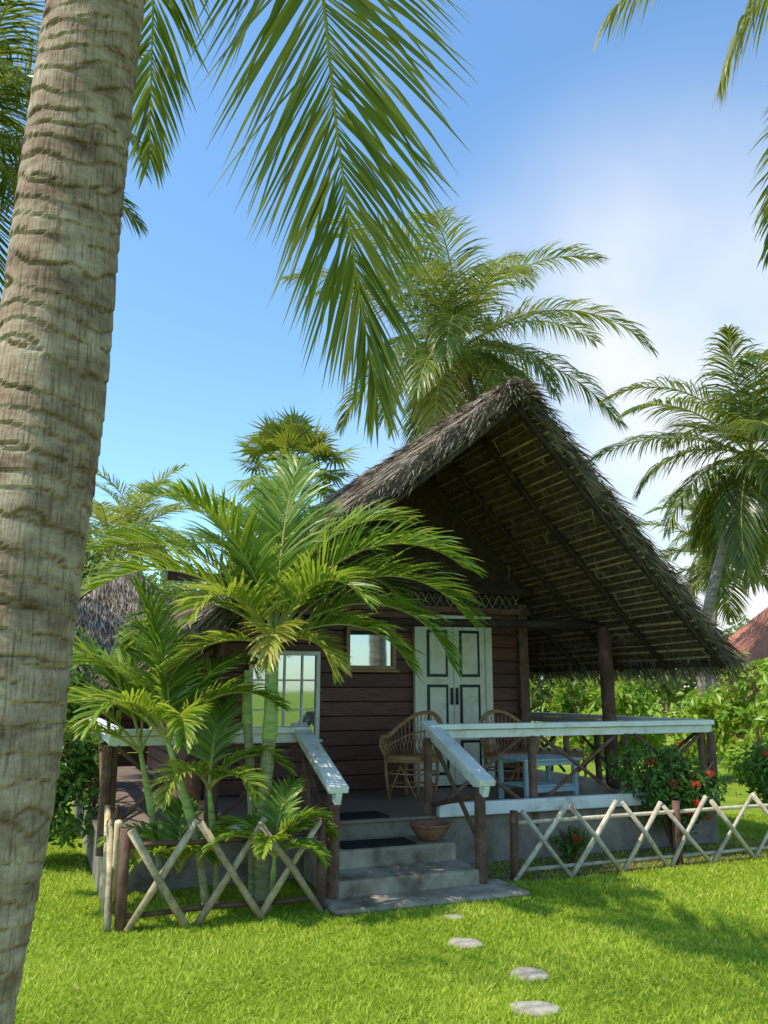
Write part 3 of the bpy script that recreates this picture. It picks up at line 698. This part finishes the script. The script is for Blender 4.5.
# ------------------------------------------------------------------ furniture
def wicker_chair(name, loc, rot):
    mb=MB(); R=.30
    def ring(z,r,th,a0=0,a1=360,zf=None,n=28,mat='wicker'):
        mb.tube([(r*math.cos(rad(a0+(a1-a0)*i/n)),r*math.sin(rad(a0+(a1-a0)*i/n)),z if zf is None else zf(a0+(a1-a0)*i/n)) for i in range(n+1)],th,mat,7)
    mb.lathe([(.01,.40),(.27,.405),(.285,.425),(.27,.45),(.01,.44)],(0,0,0),'wicker',26)
    ring(.40,.29,.017); ring(.14,.24,.012); ring(.27,.27,.010)
    for a in (45,135,225,315):
        c,s=math.cos(rad(a)),math.sin(rad(a)); mb.tube([(.25*c,.25*s,0),(.285*c,.285*s,.25),(.29*c,.29*s,.42)],.018,'wicker',8)
    zf=lambda a: .64+.26*max(0,math.sin(rad(a)))**1.5
    for dr_ in (0,.02): ring(0,.335-dr_,.016,-35,215,lambda a:zf(a)-dr_*.5,30)
    ring(0,.315,.010,-35,215,lambda a:.42+(zf(a)-.42)*.55,30)
    for i in range(32):
        a=-35+250*i/31; c,s=math.cos(rad(a)),math.sin(rad(a))
        for sg in (8,-8):
            a2=a+sg; c2,s2=math.cos(rad(a2)),math.sin(rad(a2))
            mb.tube([(.285*c,.285*s,.43),(.31*c2,.31*s2,.43+(zf(a2)-.43)*.5),(.33*c2,.33*s2,zf(a2))],.005,'wicker',5)
    for s in (-1,1):
        a=rad(-35 if s>0 else 215); mb.tube([(.335*math.cos(a),.335*math.sin(a),.64),(.33*math.cos(a),.33*math.sin(a)-.03,.55),(.28*math.cos(a),.28*math.sin(a),.40)],.016,'wicker',7)
        for k in range(2):
            mb.tube([(.25*s*.7,-.2,.02),(.0,-.24+.02*k,.35)],.008,'wicker',5)
    return mb.finish(name,loc=loc,rotz=rot,smooth=True)
wicker_chair('wicker_armchair',H(-.90,-.80,DZ+.005),TH+rad(-55))
wicker_chair('wicker_armchair.001',H(.28,-.85,DZ+.005),TH+rad(-5))
mb=MB()
for k in range(6): mb.box((0,-.25+k*.1,.43),(.72,.085,.022),'blue')
for k in (-1,1):
    mb.box((0,k*.24,.395),(.66,.03,.05),'blue')
    mb.box((0,k*.24,.13),(.62,.025,.05),'blue')
    for s in (-1,1): mb.box((s*.31,k*.24,.2),(.045,.045,.40),'blue')
for k in range(4): mb.box((0,-.18+k*.12,.165),(.62,.08,.018),'blue')
mb.finish('slatted_coffee_table',loc=H(.30,-1.40,DZ+.003),rotz=TH+.05,bevel=.003)
def lounge(name,loc,rot):
    mb=MB()
    for s in (-.3,.3):
        mb.beam((s,-.7,.33),(s,.35,.36),.04,.06,'frame'); mb.beam((s,.25,.3),(s,.75,.95),.04,.05,'frame')
        mb.beam((s,-.6,0),(s,-.6,.34),.05,.05,'frame'); mb.beam((s,.3,0),(s,.3,.58),.05,.05,'frame'); mb.beam((s,-.65,.58),(s,.5,.6),.09,.03,'frame'); mb.beam((s,-.5,.34),(s,-.5,.57),.04,.04,'frame')
    for k in range(9): mb.beam((-.3,-.65+k*.11,.37),(.3,-.65+k*.11,.37),.07,.02,'frame')
    for k in range(6): mb.beam((-.3,.36+k*.07,.43+k*.095),(.3,.36+k*.07,.43+k*.095),.05,.02,'frame')
    return mb.finish(name,loc=loc,rotz=rot,bevel=.003)
lounge('wooden_lounge_chair',H(1.35,.5,DZ+.003),TH+rad(60))
mb=MB()
for k in range(4): mb.box((0,-.15+k*.1,.42),(1.1,.085,.03),'greenp')
for s in (-.5,.5):
    mb.box((s,-.15,.2),(.05,.05,.4),'greenp'); mb.box((s,.2,.4),(.05,.05,.8),'greenp')
for k in range(3): mb.box((0,.2,.52+k*.11),(1.1,.025,.08),'greenp')
mb.finish('green_bench',loc=H(1.85,2.5,DZ+.003),rotz=TH-rad(90),bevel=.003)
mb=MB()
mb.lathe([(.07,0),(.09,.012),(.13,.05),(.165,.10),(.175,.125),(.185,.13),(.185,.145),(.165,.145),(.15,.11),(.10,.05),(.01,.04)],(0,0,0),'clay',36)
mb.finish('terracotta_bowl',loc=H(-1.42,-2.36,.302),smooth=True)
def doormat(name,loc,w,d):
    mb=MB(); mb.box((0,0,.006),(w,d,.012),'mat')
    for k in range(14): mb.box((0,-d/2+.02+k*(d-.04)/13,.014),(w-.04,.008,.006),'mat')
    mb.finish(name,loc=loc,rotz=TH,bevel=.003)
doormat('doormat',H(-1.95,-1.80,.456),.62,.34)
doormat('doormat.001',H(-1.93,-2.33,.302),.66,.30)

# ------------------------------------------------------------------ stepping stones
ST=[(.52,5.82,.115),(.83,5.22,.12),(.77,4.70,.12),(.50,6.45,.07)]
for i,(x,y,r) in enumerate(ST):
    mb=MB(); n=26; q=random.Random(i+5); ph=q.uniform(0,6)
    rr_=[r*(1+.09*math.sin(2*t*2*math.pi/n+ph)+.05*math.sin(5*t*2*math.pi/n+ph)+q.uniform(-.03,.03)) for t in range(n)]
    V=[];F=[]
    for f,z in ((1,0),(1.02,.006),(.95,.012),(.5,.014)):
        for t in range(n): V.append((rr_[t]*f*math.cos(t*2*math.pi/n),rr_[t]*f*.92*math.sin(t*2*math.pi/n),z+(random.uniform(-.002,.002) if f<1 else 0)))
    V.append((0,0,.014))
    for k in range(3):
        for t in range(n): F.append((k*n+t,k*n+(t+1)%n,(k+1)*n+(t+1)%n,(k+1)*n+t))
    for t in range(n): F.append((3*n+t,3*n+(t+1)%n,4*n))
    mb.add(V,F,'stone'); mb.finish('stepping_stone'+('' if i==0 else '.%03d'%i),loc=(x,y,.0),smooth=True)

h=empty('red_roof_house',(14.4,26,0),rad(8))
mb=MB(); mb.box((0,0,1.3),(6,5,2.6),'housewall'); mb.finish('walls',h)
mb=MB()
mb.add([(-3.6,-3.2,2.35),(3.6,-3.2,2.35),(3.6,0,4.4),(-2.2,0,4.4),(-3.6,3.2,2.35),(3.6,3.2,2.35),(-3.6,-3.2,2.25),(3.6,-3.2,2.25),(-3.6,3.2,2.25),(3.6,3.2,2.25)],
       [(0,1,2,3),(3,2,5,4),(6,7,1,0),(8,4,5,9),(0,3,4)],'redroof')
for k in range(30): mb.beam((-2.2+k*.2,-3.22,2.36),(-2.2+k*.2,0,4.42),.05,.05,'redroof')
mb.finish('roof',h)
mb=MB(); mb.box((-1,-2.53,1.5),(1,.06,1.1),'white'); mb.box((-1,-2.57,1.5),(.8,.03,.9),'glass'); mb.box((1.2,-2.53,1.05),(.9,.06,2.1),'wood'); mb.finish('window_and_door',h)

# ------------------------------------------------------------------ ground
mb=MB(); mb.add([(-600,-600,0),(600,-600,0),(600,900,0),(-600,900,0)],[(0,1,2,3)],'ground'); mb.finish('ground')
mb=MB()
p=[H(-1.0,-2.9),H(2.6,-2.9),H(5.5,-2.9),H(5.5,-2.0),H(2.2,-1.9),H(-.9,-1.9)]
mb.add([(x,y,.004) for x,y,z in p],[tuple(range(6))],'soil')
mb.finish('planting_bed')
mb=MB()
for i in range(26):
    x=random.uniform(-3,3.5); y=random.uniform(4.8,8.5); du=(x-HX)*CU+(y-HY)*SU; dv=-(x-HX)*SU+(y-HY)*CU
    if dv>-3.4: continue
    a=random.uniform(0,6.28); l=random.uniform(.012,.03); w_=l*random.uniform(.15,.4); c,s=math.cos(a),math.sin(a); z=random.uniform(.02,.03)
    mb.add([(x-c*l,y-s*l,z),(x+s*w_,y-c*w_,z+.006),(x+c*l,y+s*l,z+.004),(x-s*w_,y+c*w_,z-.004)],[(0,1,2,3)],'dry')
mb.finish('fallen_leaves')

def grass():
    N=430000
    x=RNG.uniform(-4.6,5.6,N); y=4.0+7.5*RNG.random(N)**1.25
    du=(x-HX)*CU+(y-HY)*SU; dv=-(x-HX)*SU+(y-HY)*CU
    keep=~((du>-4.2)&(du<2.2)&(dv>-2.05)) & ~((du>-2.63)&(du<-.98)&(dv>-3.31)) & ~((du>-.95)&(du<5.5)&(dv>-2.85)&(dv<-1.9)&(RNG.random(N)>.35))
    for sx,sy,r in ST: keep&=((x-sx)**2+((y-sy)/.92)**2>(r*(.86+.1*RNG.random(N)))**2)
    keep&=(np.abs(x)<.52*y+.4)
    x=x[keep];y=y[keep];n=len(x)
    cl=.5+.25*np.sin(x*2.3+1.7*np.sin(y*1.9))+.25*np.sin(y*3.7+2*np.sin(x*2.9))
    c2=.5+.5*np.sin(x*11+3*np.sin(y*7))*np.sin(y*13+3*np.sin(x*9))
    c3=.5+.5*np.sin(x*31+4*np.sin(y*23))*np.sin(y*29+4*np.sin(x*27))
    hgt=(.010+.020*RNG.random(n))*(.6+.4*cl+.4*c2+.5*c3)
    a=RNG.uniform(0,2*math.pi,n); w=.0028+.0028*RNG.random(n)+.0006*(y-4)
    lean=RNG.normal(0,.022,(n,2))
    V=np.zeros((n,3,3),np.float32)
    V[:,0,0]=x-np.cos(a)*w;V[:,0,1]=y-np.sin(a)*w
    V[:,1,0]=x+np.cos(a)*w;V[:,1,1]=y+np.sin(a)*w
    V[:,2,0]=x+lean[:,0];V[:,2,1]=y+lean[:,1];V[:,2,2]=hgt
    me=bpy.data.meshes.new('lawn_grass'); me.vertices.add(3*n); me.vertices.foreach_set('co',V.reshape(-1))
    me.loops.add(3*n); me.loops.foreach_set('vertex_index',np.arange(3*n,dtype=np.int32))
    me.polygons.add(n); me.polygons.foreach_set('loop_start',np.arange(0,3*n,3,dtype=np.int32)); me.polygons.foreach_set('loop_total',np.full(n,3,np.int32))
    me.update(calc_edges=True)
    t=np.clip(.05+.35*cl+.25*c2+.15*c3+RNG.normal(0,.2,n),0,1); at=me.attributes.new('tone','FLOAT','POINT'); at.data.foreach_set('value',np.repeat(t,3).astype(np.float32))
    me.materials.append(M['grass']); ob=bpy.data.objects.new('lawn_grass',me); COL.objects.link(ob)
grass()

# ------------------------------------------------------------------ light
el=rad(58); sd=Vector((-.93,-.37,0)).normalized()*math.cos(el); sd.z=math.sin(el)
li=bpy.data.lights.new('sun','SUN'); li.energy=5.0; li.angle=rad(.5); li.color=(1,.94,.82)
lo=bpy.data.objects.new('sun',li); COL.objects.link(lo); lo.rotation_euler=sd.to_track_quat('Z','Y').to_euler(); lo.location=(-20,-8,30)
w=bpy.data.worlds.new('World'); scn.world=w; w.use_nodes=True; nt=w.node_tree; nt.nodes.clear(); N=nt.nodes; L=nt.links
out=N.new('ShaderNodeOutputWorld'); bg=N.new('ShaderNodeBackground'); bg.inputs[1].default_value=.15
sky=N.new('ShaderNodeTexSky'); sky.sky_type='NISHITA'; sky.sun_disc=False; sky.sun_elevation=el; sky.sun_rotation=math.atan2(sd.x,sd.y)
sky.air_density=1.15; sky.dust_density=.4; sky.ozone_density=1.8
gm=N.new('ShaderNodeMixRGB'); gm.blend_type='MULTIPLY'; gm.inputs[0].default_value=1; gm.inputs[2].default_value=(1.25,1.62,1.78,1)
L.new(sky.outputs[0],gm.inputs[1])
tc=N.new('ShaderNodeTexCoord'); nz=N.new('ShaderNodeTexNoise'); nz.inputs['Scale'].default_value=2.6; nz.inputs['Detail'].default_value=7
L.new(tc.outputs['Generated'],nz.inputs['Vector'])
dt=N.new('ShaderNodeVectorMath'); dt.operation='DOT_PRODUCT'; dt.inputs[1].default_value=Vector((.40,.90,.20)).normalized(); L.new(tc.outputs['Generated'],dt.inputs[0])
mr=N.new('ShaderNodeMapRange'); mr.interpolation_type='SMOOTHSTEP'; mr.inputs[1].default_value=.86; mr.inputs[2].default_value=1.0; L.new(dt.outputs['Value'],mr.inputs[0])
m1=N.new('ShaderNodeMapRange'); m1.inputs[1].default_value=.38; m1.inputs[2].default_value=.6; m1.inputs[3].default_value=.4; L.new(nz.outputs[0],m1.inputs[0])
mu=N.new('ShaderNodeMath'); mu.operation='MULTIPLY'; L.new(mr.outputs[0],mu.inputs[0]); L.new(m1.outputs[0],mu.inputs[1])
mx=N.new('ShaderNodeMixRGB'); L.new(mu.outputs[0],mx.inputs[0]); L.new(gm.outputs[0],mx.inputs[1]); mx.inputs[2].default_value=(6.7,6.9,7.1,1)
L.new(mx.outputs[0],bg.inputs[0]); L.new(bg.outputs[0],out.inputs[0])

cd=bpy.data.cameras.new('camera'); cd.sensor_fit='VERTICAL'; cd.sensor_height=24; cd.lens=24*835/1024; cd.clip_end=3000; cd.clip_start=.05
co=bpy.data.objects.new('camera',cd); COL.objects.link(co); co.location=(0,0,1.6); co.rotation_euler=(rad(102),0,0)
scn.camera=co
